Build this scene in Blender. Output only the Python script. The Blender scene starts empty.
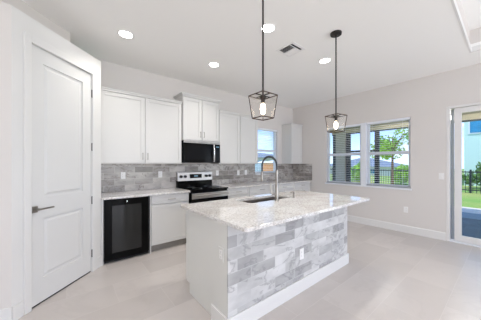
import bpy, bmesh, math, random
from mathutils import Vector, Matrix
random.seed(7)
S = bpy.context.scene
C = S.collection
PI = math.pi
D, W, H = 4.061, 5.27, 3.015          # kitchen wall (y), window wall (x), ceiling height

# ---------------------------------------------------------------- camera
cam = bpy.data.cameras.new('camera'); co = bpy.data.objects.new('camera', cam); C.objects.link(co)
co.location = (0, 0, 1.372)
co.rotation_euler = (PI/2, 0, -0.6765)
cam.sensor_width = 36; cam.lens = 216.4*36/481; cam.shift_y = 0.0078; cam.clip_start = 0.05; cam.clip_end = 400
S.camera = co
# ---------------------------------------------------------------- view
S.view_settings.view_transform = 'Standard'; S.view_settings.look = 'None'
S.view_settings.gamma = 1; S.view_settings.exposure = 0.16
S.view_settings.use_curve_mapping = False
S.cycles.use_denoising = True
S.cycles.max_bounces = 10; S.cycles.diffuse_bounces = 6; S.cycles.glossy_bounces = 4
S.cycles.transmission_bounces = 6; S.cycles.transparent_max_bounces = 12
S.cycles.sample_clamp_indirect = 6.0
# ---------------------------------------------------------------- world
wd = bpy.data.worlds.new('sky'); S.world = wd; wd.use_nodes = True
nt = wd.node_tree; nt.nodes.clear()
def N(nt, t, **k):
    n = nt.nodes.new(t)
    for a, v in k.items():
        if a.startswith('i_'): n.inputs[a[2:].replace('_', ' ')].default_value = v
        else: setattr(n, a, v)
    return n
tc = N(nt, 'ShaderNodeTexCoord'); sep = N(nt, 'ShaderNodeSeparateXYZ')
nt.links.new(tc.outputs['Generated'], sep.inputs[0])
rp = N(nt, 'ShaderNodeValToRGB'); nt.links.new(sep.outputs['Z'], rp.inputs[0])
e = rp.color_ramp.elements
e[0].position = 0.0; e[0].color = (0.62, 0.76, 1.0, 1)
e[1].position = 0.55; e[1].color = (0.08, 0.22, 0.62, 1)
x = e.new(0.20); x.color = (0.20, 0.42, 0.90, 1)
nz = N(nt, 'ShaderNodeTexNoise', i_Scale=3.2, i_Detail=5.0, i_Roughness=0.6)
mp = N(nt, 'ShaderNodeMapping'); mp.inputs['Scale'].default_value = (1, 1, 3.0)
nt.links.new(tc.outputs['Generated'], mp.inputs[0]); nt.links.new(mp.outputs[0], nz.inputs[0])
cr = N(nt, 'ShaderNodeValToRGB'); nt.links.new(nz.outputs[0], cr.inputs[0])
cr.color_ramp.elements[0].position = 0.53; cr.color_ramp.elements[1].position = 0.74
mx = N(nt, 'ShaderNodeMixRGB'); mx.inputs[2].default_value = (0.85, 0.83, 0.80, 1)
nt.links.new(cr.outputs[0], mx.inputs[0]); nt.links.new(rp.outputs[0], mx.inputs[1])
bg = N(nt, 'ShaderNodeBackground'); bg.inputs['Strength'].default_value = 1.9
nt.links.new(mx.outputs[0], bg.inputs[0])
ow = N(nt, 'ShaderNodeOutputWorld'); nt.links.new(bg.outputs[0], ow.inputs[0])
# ---------------------------------------------------------------- sun, and unseen area lamps added in place of daylight from out of frame
def lamp(kind, name, loc, rot, power, color=(1, 1, 1), **k):
    l = bpy.data.lights.new(name, kind); l.energy = power; l.color = color
    for a, v in k.items(): setattr(l, a, v)
    o = bpy.data.objects.new(name, l); C.objects.link(o); o.location = loc; o.rotation_euler = rot
    return o
sun = lamp('SUN', 'sun', (20, -10, 20), (0, 0, 0), 3.6, (1, 0.95, 0.86), angle=0.02)
sun.rotation_euler = Vector((0.40, 0.15, -0.90)).to_track_quat('-Z', 'Y').to_euler()
POWER_BACK, POWER_LEFT, POWER_CAN, POWER_SLIDER = 150, 48, 5.2, 20
lamp('AREA', 'back_fill_light', (1.3, -5.3, 1.3), (PI/2+.6, 0, 0), POWER_BACK, (1, 0.965, 0.925), shape='RECTANGLE', size=6.5, size_y=2.6)  # fill lamp added behind the camera to brighten the room, no glass wall built
lamp('AREA', 'left_fill_light', (-3.3, -1.5, 1.3), (PI/2+.6, 0, -PI/2), POWER_LEFT, (1, 0.965, 0.925), shape='RECTANGLE', size=4.5, size_y=2.4)  # second added fill, stands before the closed left wall where nothing opens
lamp('AREA', 'slider_daylight', (5.2, -1.2, 1.1), (PI/2+.45, 0, PI/2), POWER_SLIDER, (1, 0.98, 0.95), shape='RECTANGLE', size=2.2, size_y=2.0)

# ---------------------------------------------------------------- materials
def pmat(name, col, rough=0.5, metal=0.0, **k):
    m = bpy.data.materials.new(name); m.use_nodes = True
    b = m.node_tree.nodes['Principled BSDF']
    b.inputs['Base Color'].default_value = (*col, 1); b.inputs['Roughness'].default_value = rough; b.inputs['Metallic'].default_value = metal
    for a, v in k.items(): b.inputs[a.replace('_', ' ')].default_value = v
    return m
def nodes(m): return m.node_tree, m.node_tree.nodes['Principled BSDF']
def grain(m, scale, amount, dist=0.002, col=0.0):
    nt, b = nodes(m)
    t = N(nt, 'ShaderNodeTexCoord'); n = N(nt, 'ShaderNodeTexNoise', i_Scale=scale, i_Detail=3.0)
    nt.links.new(t.outputs['Object'], n.inputs[0])
    bp = N(nt, 'ShaderNodeBump', i_Strength=amount, i_Distance=dist); nt.links.new(n.outputs[0], bp.inputs['Height'])
    nt.links.new(bp.outputs[0], b.inputs['Normal'])
    if col:
        c = b.inputs['Base Color'].default_value[:]
        r = N(nt, 'ShaderNodeValToRGB'); nt.links.new(n.outputs[0], r.inputs[0])
        r.color_ramp.elements[0].position = .3; r.color_ramp.elements[1].position = .7
        r.color_ramp.elements[0].color = tuple(v*(1-col) for v in c[:3])+(1,); r.color_ramp.elements[1].color = tuple(min(1, v*(1+col)) for v in c[:3])+(1,)
        nt.links.new(r.outputs[0], b.inputs['Base Color'])
    return m
M = {}
M['wall'] = grain(pmat('wall_paint', (0.705, 0.67, 0.64), 0.75), 60, 0.12)
M['ceiling'] = grain(pmat('ceiling_paint', (0.92, 0.91, 0.89), 0.85), 90, 0.2)
M['trim'] = grain(pmat('trim_paint', (0.76, 0.75, 0.735), 0.35), 30, 0.02)
M['door'] = grain(pmat('door_paint', (0.72, 0.715, 0.705), 0.4), 30, 0.02)
M['cabinet'] = grain(pmat('cabinet_paint', (0.665, 0.655, 0.635), 0.38), 30, 0.02)
M['island_paint'] = grain(pmat('island_paint', (0.70, 0.70, 0.67), 0.45), 30, 0.02)
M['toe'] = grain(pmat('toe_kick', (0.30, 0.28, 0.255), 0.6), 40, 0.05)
M['steel'] = grain(pmat('brushed_steel', (0.50, 0.475, 0.45), 0.28, 1.0), 200, 0.05)
M['nickel'] = grain(pmat('brushed_nickel', (0.36, 0.335, 0.305), 0.32, 1.0), 200, 0.05)
M['steel_dark'] = grain(pmat('dark_steel', (0.10, 0.10, 0.105), 0.35, 0.7), 100, 0.03)
M['bright_steel'] = pmat('polished_steel', (0.80, 0.80, 0.82), 0.22, 0.8)
M['hinge'] = grain(pmat('dark_nickel', (0.20, 0.19, 0.18), 0.4, 0.9), 200, 0.05)
M['sink'] = grain(pmat('sink_steel', (0.42, 0.38, 0.35), 0.3, 1.0), 150, 0.05)
M['black'] = pmat('black_enamel', (0.004, 0.004, 0.005), 0.15, Specular_IOR_Level=.12)
M['black_glass'] = pmat('black_glass', (0.004, 0.004, 0.004), 0.06, Specular_IOR_Level=.08)
M['cooler_glass'] = pmat('cooler_glass', (0.022, 0.022, 0.021), 0.05, Specular_IOR_Level=.35)
M['black_matte'] = grain(pmat('black_plastic', (0.008, 0.008, 0.009), 0.5), 80, 0.05)
M['bronze'] = grain(pmat('dark_bronze', (0.035, 0.03, 0.027), 0.45, 0.6), 90, 0.1)
M['bronze_inner'] = grain(pmat('aged_copper', (0.050, 0.024, 0.013), 0.5, 0.0), 60, 0.15, 0.002, 0.2)
M['plastic'] = pmat('white_plastic', (0.85, 0.84, 0.83), 0.3)
M['blind'] = grain(pmat('blind_white', (0.85, 0.87, 0.92), 0.45), 40, 0.03)
M['rail_grey'] = grain(pmat('blind_rail', (0.45, 0.48, 0.52), 0.45), 40, 0.03)
M['vinyl'] = grain(pmat('window_vinyl', (0.80, 0.82, 0.86), 0.4), 40, 0.02)
M['stucco'] = grain(pmat('tan_stucco', (0.50, 0.46, 0.42), 0.9), 60, 0.4, 0.01, 0.05)
M['patio_ceiling'] = grain(pmat('patio_ceiling_paint', (0.52, 0.45, 0.33), 0.85), 30, 0.2, 0.004, 0.03)
M['alu'] = grain(pmat('bronze_aluminium', (0.022, 0.028, 0.04), 0.45), 80, 0.05)
M['brown'] = grain(pmat('bark', (0.16, 0.10, 0.06), 0.9), 15, 0.6, 0.02, 0.25)
M['leaf'] = grain(pmat('leaf_green', (0.32, 0.58, 0.05), 0.5), 4, 0.1, 0.002, 0.3)
M['shrub'] = grain(pmat('shrub_green', (0.12, 0.24, 0.05), 0.6), 4, 0.1, 0.002, 0.3)
M['housewhite'] = grain(pmat('house_render_white', (0.80, 0.80, 0.80), 0.9), 20, 0.2, 0.004, 0.03)
M['houseblue'] = grain(pmat('house_render_aqua', (0.60, 0.78, 0.72), 0.9), 20, 0.2, 0.004, 0.03)
M['houseorange'] = grain(pmat('house_render_orange', (0.80, 0.36, 0.16), 0.9), 20, 0.2, 0.004, 0.05)
M['houseblue2'] = grain(pmat('house_render_pale_blue', (0.42, 0.52, 0.60), 0.9), 20, 0.2, 0.004, 0.05)
M['roofgrey'] = grain(pmat('roof_shingle', (0.20, 0.24, 0.30), 0.8), 12, 0.5, 0.01, 0.2)
M['pane_blue'] = grain(pmat('dark_blue_window', (0.04, 0.27, 0.50), 0.4), 2, 0.02, 0.002, 0.2)
M['curb'] = grain(pmat('concrete_curb', (0.72, 0.65, 0.55), 0.9), 20, 0.2, 0.004, 0.06)
M['deck'] = grain(pmat('blue_grey_deck', (0.20, 0.26, 0.30), 0.7), 20, 0.2, 0.004, 0.08)
M['bulbglow'] = pmat('bulb_glow', (1, 0.9, 0.7), 0.4, Emission_Color=(1, 0.86, 0.66, 1), Emission_Strength=11.0)
M['canglow'] = pmat('downlight_lens', (1, 1, 1), 0.4, Emission_Color=(1, 0.97, 0.93, 1), Emission_Strength=14.0)
M['led'] = pmat('led_light', (1, 1, 1), 0.4, Emission_Color=(0.85, 0.93, 1, 1), Emission_Strength=4.0)
M['display'] = pmat('display_glow', (0.02, 0.02, 0.02), 0.2, Emission_Color=(0.3, 0.6, 0.8, 1), Emission_Strength=0.35)

def glassmat(name, tint, gl):
    m = bpy.data.materials.new(name); m.use_nodes = True; nt = m.node_tree; nt.nodes.clear()
    o = N(nt, 'ShaderNodeOutputMaterial'); t = N(nt, 'ShaderNodeBsdfTransparent'); g = N(nt, 'ShaderNodeBsdfGlossy')
    g.inputs['Roughness'].default_value = 0.02; t.inputs[0].default_value = (*tint, 1)
    fr = N(nt, 'ShaderNodeFresnel', i_IOR=1.35); mm = N(nt, 'ShaderNodeMath', operation='MULTIPLY'); mm.inputs[1].default_value = gl
    nt.links.new(fr.outputs[0], mm.inputs[0])
    x = N(nt, 'ShaderNodeMixShader'); nt.links.new(mm.outputs[0], x.inputs[0]); nt.links.new(t.outputs[0], x.inputs[1]); nt.links.new(g.outputs[0], x.inputs[2])
    nt.links.new(x.outputs[0], o.inputs[0]); return m
M['glass'] = glassmat('window_glass', (0.95, 0.98, 0.98), 0.5)
M['lampglass'] = glassmat('lantern_glass', (0.998, 0.99, 0.98), 0.06)

def tile_mat(name, axis, bw, bh, off, dark, light, vein, mortar, rough, veinscale=3.0, bias=0.0, msize=0.0015, contrast=1.0, zoff=0.0, xoff=0.0, blotch=0.0):
    """brick-bond stone tile; axis: which two object coordinates make the face"""
    m = pmat(name, light, rough); nt, b = nodes(m); L = nt.links.new
    t = N(nt, 'ShaderNodeTexCoord'); s = N(nt, 'ShaderNodeSeparateXYZ'); L(t.outputs['Object'], s.inputs[0])
    c = N(nt, 'ShaderNodeCombineXYZ')
    a0 = N(nt, 'ShaderNodeMath', operation='ADD'); a0.inputs[1].default_value = 20*bw+xoff
    a1 = N(nt, 'ShaderNodeMath', operation='ADD'); a1.inputs[1].default_value = 40*bh+zoff
    L(s.outputs[axis[0]], a0.inputs[0]); L(s.outputs[axis[1]], a1.inputs[0]); L(a0.outputs[0], c.inputs[0]); L(a1.outputs[0], c.inputs[1])
    br = N(nt, 'ShaderNodeTexBrick'); br.offset = off; br.offset_frequency = 2
    br.inputs['Scale'].default_value = 1; br.inputs['Brick Width'].default_value = bw; br.inputs['Row Height'].default_value = bh
    br.inputs['Mortar Size'].default_value = msize; br.inputs['Mortar Smooth'].default_value = 0.3; br.inputs['Bias'].default_value = bias
    br.inputs['Color1'].default_value = (0, 0, 0, 1); br.inputs['Color2'].default_value = (1, 1, 1, 1); br.inputs['Mortar'].default_value = (.5, .5, .5, 1)
    L(c.outputs[0], br.inputs['Vector'])
    r1 = N(nt, 'ShaderNodeValToRGB'); L(br.outputs['Color'], r1.inputs[0])
    E1 = r1.color_ramp.elements; E1[0].position = 0.0; E1[0].color = (*dark, 1); E1[1].position = 0.85; E1[1].color = tuple(v*1.06 for v in light)+(1,)
    x = E1.new(0.25); x.color = tuple((d*.5+l*.5) for d, l in zip(dark, light))+(1,); x = E1.new(0.5); x.color = tuple((d*.1+l*.9) for d, l in zip(dark, light))+(1,)
    # veins, shifted tile by tile
    sc = N(nt, 'ShaderNodeVectorMath', operation='SCALE'); sc.inputs['Scale'].default_value = 9.0; L(br.outputs['Color'], sc.inputs[0])
    ad = N(nt, 'ShaderNodeVectorMath', operation='ADD'); L(t.outputs['Object'], ad.inputs[0]); L(sc.outputs[0], ad.inputs[1])
    rm = N(nt, 'ShaderNodeMapping'); rm.inputs['Rotation'].default_value = (.35, .75, .5); rm.inputs['Scale'].default_value = (.85, 1.0, 1.5); L(ad.outputs[0], rm.inputs[0])
    n1 = N(nt, 'ShaderNodeTexNoise', i_Scale=veinscale, i_Detail=6.0, i_Roughness=0.6, i_Distortion=.5); L(rm.outputs[0], n1.inputs[0])
    r2 = N(nt, 'ShaderNodeValToRGB'); L(n1.outputs[0], r2.inputs[0]); E2 = r2.color_ramp.elements
    E2[0].position = 0.475; E2[0].color = (0, 0, 0, 1); E2[1].position = 0.525; E2[1].color = (0, 0, 0, 1)
    x = E2.new(0.50); x.color = (contrast, contrast, contrast, 1)
    n2 = N(nt, 'ShaderNodeTexNoise', i_Scale=veinscale*2.2, i_Detail=4.0); L(rm.outputs[0], n2.inputs[0])
    r3 = N(nt, 'ShaderNodeValToRGB'); L(n2.outputs[0], r3.inputs[0]); r3.color_ramp.elements[0].position = .35; r3.color_ramp.elements[1].position = .65
    r3.color_ramp.elements[0].color = (1-blotch,)*3+(1,); r3.color_ramp.elements[1].color = (1, 1, 1, 1)
    mb = N(nt, 'ShaderNodeMixRGB', blend_type='MULTIPLY'); mb.inputs[0].default_value = 1; L(r1.outputs[0], mb.inputs[1]); L(r3.outputs[0], mb.inputs[2])
    mv = N(nt, 'ShaderNodeMixRGB'); L(r2.outputs[0], mv.inputs[0]); L(mb.outputs[0], mv.inputs[1]); mv.inputs[2].default_value = (*vein, 1)
    mo = N(nt, 'ShaderNodeMixRGB'); L(br.outputs['Fac'], mo.inputs[0]); L(mv.outputs[0], mo.inputs[1]); mo.inputs[2].default_value = (*mortar, 1)
    L(mo.outputs[0], b.inputs['Base Color'])
    bp = N(nt, 'ShaderNodeBump', i_Strength=0.25, i_Distance=0.002, invert=True); L(br.outputs['Fac'], bp.inputs['Height']); L(bp.outputs[0], b.inputs['Normal'])
    return m
M['island_tile'] = tile_mat('marble_island_tile', (0, 2), .305, .1016, .5, (.42, .415, .415), (.66, .655, .65), (.25, .25, .255), (.60, .60, .60), .25, 2.2, 0.0, .0018, .55, zoff=.02, blotch=.22)
M['splash_tile'] = tile_mat('marble_backsplash_tile', (0, 2), .305, .1016, .5, (.27, .24, .22), (.56, .525, .495), (.20, .175, .16), (.60, .57, .54), .2, 2.6, 0.0, .0022, .9, zoff=-.914, blotch=.38)
M['splash_tile_y'] = tile_mat('marble_backsplash_tile_side', (1, 2), .305, .1016, .5, (.27, .24, .22), (.56, .525, .495), (.20, .175, .16), (.60, .57, .54), .2, 2.6, 0.0, .0022, .9, zoff=-.914, blotch=.38)
M['floor'] = tile_mat('floor_tile', (0, 1), .813, .4065, .5, (.50, .46, .44), (.545, .505, .485), (.47, .435, .415), (.60, .565, .545), .28, 1.1, 0.0, .002, .35, zoff=.018, blotch=.05)

def granite():
    m = pmat('granite', (.6, .58, .55), 0.04, Specular_IOR_Level=.9); nt, b = nodes(m); L = nt.links.new
    t = N(nt, 'ShaderNodeTexCoord')
    n1 = N(nt, 'ShaderNodeTexNoise', i_Scale=62.0, i_Detail=4.0, i_Roughness=0.7); L(t.outputs['Object'], n1.inputs[0])
    n2 = N(nt, 'ShaderNodeTexNoise', i_Scale=5.0, i_Detail=3.0); L(t.outputs['Object'], n2.inputs[0])
    r = N(nt, 'ShaderNodeValToRGB'); L(n1.outputs[0], r.inputs[0]); E = r.color_ramp.elements
    E[0].position = .32; E[0].color = (.40, .375, .36, 1); E[1].position = .60; E[1].color = (.84, .83, .815, 1)
    x = E.new(.40); x.color = (.52, .50, .48, 1); x = E.new(.46); x.color = (.66, .645, .63, 1)
    r2 = N(nt, 'ShaderNodeValToRGB'); L(n2.outputs[0], r2.inputs[0]); E = r2.color_ramp.elements
    E[0].position = .38; E[0].color = (.88, .85, .83, 1); E[1].position = .6; E[1].color = (1, 1, 1, 1)
    mm = N(nt, 'ShaderNodeMixRGB', blend_type='MULTIPLY'); mm.inputs[0].default_value = 1; L(r.outputs[0], mm.inputs[1]); L(r2.outputs[0], mm.inputs[2])
    L(mm.outputs[0], b.inputs['Base Color']); return m
M['granite'] = granite()
def grass():
    m = pmat('grass', (.3, .4, .08), .9); nt, b = nodes(m); L = nt.links.new
    t = N(nt, 'ShaderNodeTexCoord'); n = N(nt, 'ShaderNodeTexNoise', i_Scale=.35, i_Detail=6.0); L(t.outputs['Object'], n.inputs[0])
    r = N(nt, 'ShaderNodeValToRGB'); L(n.outputs[0], r.inputs[0]); E = r.color_ramp.elements
    E[0].position = .35; E[0].color = (.17, .36, .05, 1); E[1].position = .68; E[1].color = (.42, .42, .12, 1)
    L(r.outputs[0], b.inputs['Base Color']); return m
M['grass'] = grass()
M['patio_floor'] = tile_mat('slate_paver', (0, 1), .4, .2, .5, (.035, .05, .062), (.06, .08, .095), (.10, .12, .135), (.09, .10, .11), .5, 3, 0, .004, .3, blotch=.3)

# ---------------------------------------------------------------- mesh helpers
class MB:
    def __init__(s): s.bm = bmesh.new()
    def box(s, x0, x1, y0, y1, z0, z1):
        r = bmesh.ops.create_cube(s.bm, size=1)
        for v in r['verts']:
            v.co = Vector((x0+(v.co.x+.5)*(x1-x0), y0+(v.co.y+.5)*(y1-y0), z0+(v.co.z+.5)*(z1-z0)))
        return s
    def prism(s, pts, z0, z1):
        a = [s.bm.verts.new((p[0], p[1], z0)) for p in pts]; b = [s.bm.verts.new((p[0], p[1], z1)) for p in pts]
        n = len(pts); s.bm.faces.new(a[::-1]); s.bm.faces.new(b)
        for i in range(n): s.bm.faces.new((a[i], a[(i+1) % n], b[(i+1) % n], b[i]))
        return s
    def extr(s, prof, x0, x1, axis='x'):
        """profile (a,b) = (y,z) swept along x, or (x,z) swept along y"""
        f = (lambda t, p: (t, p[0], p[1])) if axis == 'x' else (lambda t, p: (p[0], t, p[1]))
        a = [s.bm.verts.new(f(x0, p)) for p in prof]; b = [s.bm.verts.new(f(x1, p)) for p in prof]
        n = len(prof); s.bm.faces.new(a[::-1]); s.bm.faces.new(b)
        for i in range(n): s.bm.faces.new((a[i], a[(i+1) % n], b[(i+1) % n], b[i]))
        return s
    def frustum(s, x0, x1, z0, z1, yb, yf, inset):
        """raised field on a face looking to -y"""
        b = [s.bm.verts.new(p) for p in ((x0, yb, z0), (x1, yb, z0), (x1, yb, z1), (x0, yb, z1))]
        i = inset
        t = [s.bm.verts.new(p) for p in ((x0+i, yf, z0+i), (x1-i, yf, z0+i), (x1-i, yf, z1-i), (x0+i, yf, z1-i))]
        s.bm.faces.new(t); s.bm.faces.new(b[::-1])
        for k in range(4): s.bm.faces.new((b[k], b[(k+1) % 4], t[(k+1) % 4], t[k]))
        return s
    def cyl(s, p, q, r, seg=16, r2=None):
        p, q = Vector(p), Vector(q); d = q-p
        res = bmesh.ops.create_cone(s.bm, cap_ends=True, segments=seg, radius1=r, radius2=r if r2 is None else r2, depth=d.length)
        mt = Matrix.Translation((p+q)/2) @ d.to_track_quat('Z', 'Y').to_matrix().to_4x4()
        bmesh.ops.transform(s.bm, matrix=mt, verts=res['verts']); return s
    def tube(s, pts, r, seg=10):
        pts = [Vector(p) for p in pts]; n = len(pts); rings = []
        up = None
        for i, p in enumerate(pts):
            t = (pts[min(i+1, n-1)]-pts[max(i-1, 0)]).normalized()
            if up is None:
                up = Vector((0, 0, 1)) if abs(t.z) < .9 else Vector((1, 0, 0))
            sd = t.cross(up).normalized(); up = sd.cross(t).normalized()
            rr = r[i] if isinstance(r, (list, tuple)) else r
            rings.append([s.bm.verts.new(p+sd*math.cos(a)*rr+up*math.sin(a)*rr) for a in (2*PI*k/seg for k in range(seg))])
        for a, b in zip(rings, rings[1:]):
            for k in range(seg): s.bm.faces.new((a[k], a[(k+1) % seg], b[(k+1) % seg], b[k]))
        s.bm.faces.new(rings[0][::-1]); s.bm.faces.new(rings[-1]); return s
    def lathe(s, prof, c=(0, 0, 0), seg=24):
        rings = []
        for r, z in prof:
            rings.append([s.bm.verts.new((c[0]+r*math.cos(2*PI*k/seg), c[1]+r*math.sin(2*PI*k/seg), c[2]+z)) for k in range(seg)])
        for a, b in zip(rings, rings[1:]):
            for k in range(seg): s.bm.faces.new((a[k], a[(k+1) % seg], b[(k+1) % seg], b[k]))
        s.bm.faces.new(rings[0][::-1]); s.bm.faces.new(rings[-1]); return s

def obj(name, mb, mat, parent=None, bevel=0.0, local=False, smooth=False, label=None):
    bm = mb.bm
    bmesh.ops.recalc_face_normals(bm, faces=bm.faces[:])
    loc = Vector((0, 0, 0))
    if parent is None:
        xs = [v.co for v in bm.verts]
        loc = Vector(((min(v.x for v in xs)+max(v.x for v in xs))/2, (min(v.y for v in xs)+max(v.y for v in xs))/2, min(v.z for v in xs)))
        if mat.name.startswith(('marble', 'floor', 'slate', 'granite', 'grass')): loc = Vector((0, 0, 0))
        bmesh.ops.translate(bm, vec=-loc, verts=bm.verts[:])
    elif not local:
        p, off = parent, Vector((0, 0, 0))
        while p: off += p.location; p = p.parent
        bmesh.ops.translate(bm, vec=-off, verts=bm.verts[:])
    me = bpy.data.meshes.new(name); bm.to_mesh(me); bm.free(); me.materials.append(mat)
    if smooth:
        for f in me.polygons: f.use_smooth = True
        me.set_sharp_from_angle(angle=math.radians(35))
    o = bpy.data.objects.new(name, me); C.objects.link(o); o.location = loc
    if parent: o.parent = parent
    if bevel:
        b = o.modifiers.new('bevel', 'BEVEL'); b.width = bevel; b.segments = 2; b.limit_method = 'ANGLE'
    if label: o['label'] = label
    return o
def thing(name, label, cat, loc, rotz=0, group=None):
    o = bpy.data.objects.new(name, None); C.objects.link(o); o.location = loc; o.rotation_euler = (0, 0, rotz); o.empty_display_size = .1
    o['label'] = label; o['category'] = cat
    if group: o['group'] = group
    return o
def tag(o, label, cat, group=None, kind=None):
    if label: o['label'] = label
    if cat: o['category'] = cat
    if group: o['group'] = group
    if kind: o['kind'] = kind
    return o
def struct(name, mb, mat, label=None, **k):
    o = obj(name, mb, mat, **k)
    o['kind'] = 'structure'
    if label: o['label'] = label
    return o
def sroot(name, loc, rotz=0, label=None):
    o = bpy.data.objects.new(name, None); C.objects.link(o); o.location = loc; o.rotation_euler = (0, 0, rotz); o['kind'] = 'structure'
    if label: o['label'] = label
    return o
def dup(root, loc, label=None, rotz=None):
    r = root.copy(); C.objects.link(r); r.location = loc
    if rotz is not None: r.rotation_euler = (0, 0, rotz)
    if label: r['label'] = label
    def kids(a, b):
        for ch in list(a.children):
            c = ch.copy(); C.objects.link(c); c.parent = b; kids(ch, c)
    kids(root, r); return r

# ================================================================ STRUCTURE
struct('floor', MB().box(-3.6, W, -6, D, -.1, 0), M['floor'], 'large pale greige stone floor tiles')
# ceiling with the raised tray on the right
TX, TY = 4.65, .375
c = MB(); c.box(-3.6, W+.0, TY, D, H, H+.12); c.box(TX, W, -6, TY, H, H+.12); c.box(-3.6, -1.5, -6, TY, H, H+.12)
struct('ceiling', c, M['ceiling'], 'flat white ceiling')
t = MB(); t.box(-1.5, TX+.12, -6, TY+.12, H+.325, H+.42)
struct('ceiling_tray', t, M['ceiling'], 'raised recess of the tray ceiling')
t = MB(); t.box(-1.5, TX, TY, TY+.12, H+.12, H+.325); t.box(TX, TX+.12, -6, TY+.12, H+.12, H+.325)
struct('trim_1', t, M['wall'], 'riser of the tray ceiling')
t = MB(); t.box(-1.5, TX, TY-.02, TY, H-.004, H+.07); t.box(TX-.02, TX, -6, TY-.02, H-.004, H+.07)
struct('trim_2', t, M['trim'], 'pale moulding along the tray edge')

# kitchen wall with its window
KX0, KX1, KZ0, KZ1 = 3.735, 4.585, 1.12, 2.31
t = MB(); t.box(.25, KX0, D, D+.14, 0, H); t.box(KX1, W+.14, D, D+.14, 0, H); t.box(KX0, KX1, D, D+.14, 0, KZ0); t.box(KX0, KX1, D, D+.14, KZ1, H)
struct('wall_kitchen', t, M['wall'], 'pale greige kitchen wall')
# window wall
WY0, WY1, WZ0, WZ1 = 1.226, 3.0, .885, 2.30
SY1, SZ = .71, 2.385
t = MB(); t.box(W, W+.14, WY1, D, 0, H); t.box(W, W+.14, SY1, WY0, 0, H); t.box(W, W+.14, WY0, WY1, 0, WZ0); t.box(W, W+.14, WY0, WY1, WZ1, H)
t.box(W, W+.14, -2.3, SY1, SZ, H); t.box(W, W+.14, -6, -2.3, 0, H)
struct('wall_right', t, M['wall'], 'pale greige wall with the large window and the sliding door')
struct('wall_left', MB().box(-3.7, -3.6, -6, 2.695, 0, H), M['wall'], 'far left wall')
# pantry corner
A = Vector((-.372, 2.695)); B = Vector((.359, 3.44)); LEN = (B-A).length; ANG = math.atan2(B.y-A.y, B.x-A.x)
t = MB(); t.box(-3.6, A.x, A.y, A.y+.11, 0, 2.743)
struct('wall_front', t, M['wall'], 'wall left of the pantry door')
struct('wall_side', MB().box(B.x-.11, B.x, B.y, D, 0, 2.743), M['trim'], 'side of the pantry by the wine cooler')
t = MB()
t.prism([(A.x, A.y+.02), (B.x-.02, B.y+.02), (B.x-.02, D), (-3.6, D), (-3.6, A.y+.02)], 2.70, 2.742)
struct('trim_3', t, M['wall'], 'ledge on top of the pantry')
t = MB(); t.prism([(.035, 3.46), (.035, D), (-3.6, D), (-3.6, 2.95), (-.475, 2.95)], 2.742, H)
struct('wall_upper', t, M['wall'], 'set-back wall above the pantry ledge')
d0, d1, dz = .15, .882, 2.505
pr = sroot('wall_pantry', (A.x, A.y, 0), ANG, 'diagonal pantry wall')
t = MB(); t.box(0, d0, 0, .11, 0, 2.743); t.box(d1, LEN, 0, .11, 0, 2.743); t.box(d0, d1, 0, .11, dz, 2.743)
obj('wall_face', t, M['trim'], pr, local=True)
t = MB(); t.box(0, .088, -.014, 0, 0, .14); t.box(.958, LEN+.01, -.014, 0, 0, .14)
obj('baseboard', t, M['trim'], pr, local=True, bevel=.003)
struct('baseboard_front', MB().box(-3.6, A.x+.004, A.y-.014, A.y, 0, .14), M['trim'], bevel=.003)
# door
dr = sroot('door_1', (A.x, A.y, 0), ANG, 'white two-panel pantry door, closed')
t = MB()
for a, b in ((.09, d0), (d1, .956)):
    t.box(a, b, -.02, 0, 0, dz+.07)
t.box(d0, d1, -.018, 0, dz, dz+.07)
obj('door_casing', t, M['trim'], dr, local=True, bevel=.004)
# leaf: stiles, rails, sunk panels with a raised field
g = .004; lx0, lx1, lz0, lz1 = d0+g, d1-g, .016, dz-g
px0, px1 = lx0+.125, lx1-.125; panels = ((.245, .84), (1.04, 2.36))
t = MB(); t.box(lx0, px0, .0, .04, lz0, lz1); t.box(px1, lx1, .0, .04, lz0, lz1)
t.box(px0, px1, 0, .04, lz0, .245); t.box(px0, px1, 0, .04, .84, 1.04); t.box(px0, px1, 0, .04, 2.36, lz1)
for z0, z1 in panels:
    t.box(px0, px1, .014, .03, z0, z1); t.frustum(px0+.022, px1-.022, z0+.022, z1-.022, .014, .003, .022)
bmesh.ops.translate(t.bm, vec=(0, .008, 0), verts=t.bm.verts[:])
leaf = obj('door_leaf', t, M['door'], dr, local=True)
obj('door_gap_shade', MB().box(d0, d1, .012, .1, 0, .014), M['black_matte'], dr, local=True, label='black strip standing for the shade in the gap under the door')  # black box put into the gap as its shade
hd = MB(); hd.box(.158, .216, -.008, .008, .905, .967)
h1 = obj('door_handle', hd, M['nickel'], dr, local=True, bevel=.003, label='brushed nickel lever handle on a square rose')
t = MB(); t.cyl((.187, -.012, .937), (.187, -.05, .937), .011); t.box(.178, .335, -.058, -.045, .929, .944)
obj('lever', t, M['nickel'], h1, local=True, bevel=.002)
obj('latch_plate', MB().box(.146, .151, -.0015, .0, .915, .96), M['nickel'], dr, local=True)
for z in (.237, .911, 1.585, 2.26):
    t = MB(); t.cyl((.884, -.007, z-.05), (.884, -.007, z+.05), .0075, 10); t.box(.876, .892, -.003, 0, z-.045, z+.045)
    obj('hinge', t, M['hinge'], dr, local=True, smooth=False)
# baseboards of the window wall
struct('baseboard_right', MB().extr([(W, 0), (W-.015, 0), (W-.015, .13), (W-.008, .143), (W, .143)], SY1+.01, D-.67, 'y'), M['trim'], 'tall white baseboard under the large window')

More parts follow.
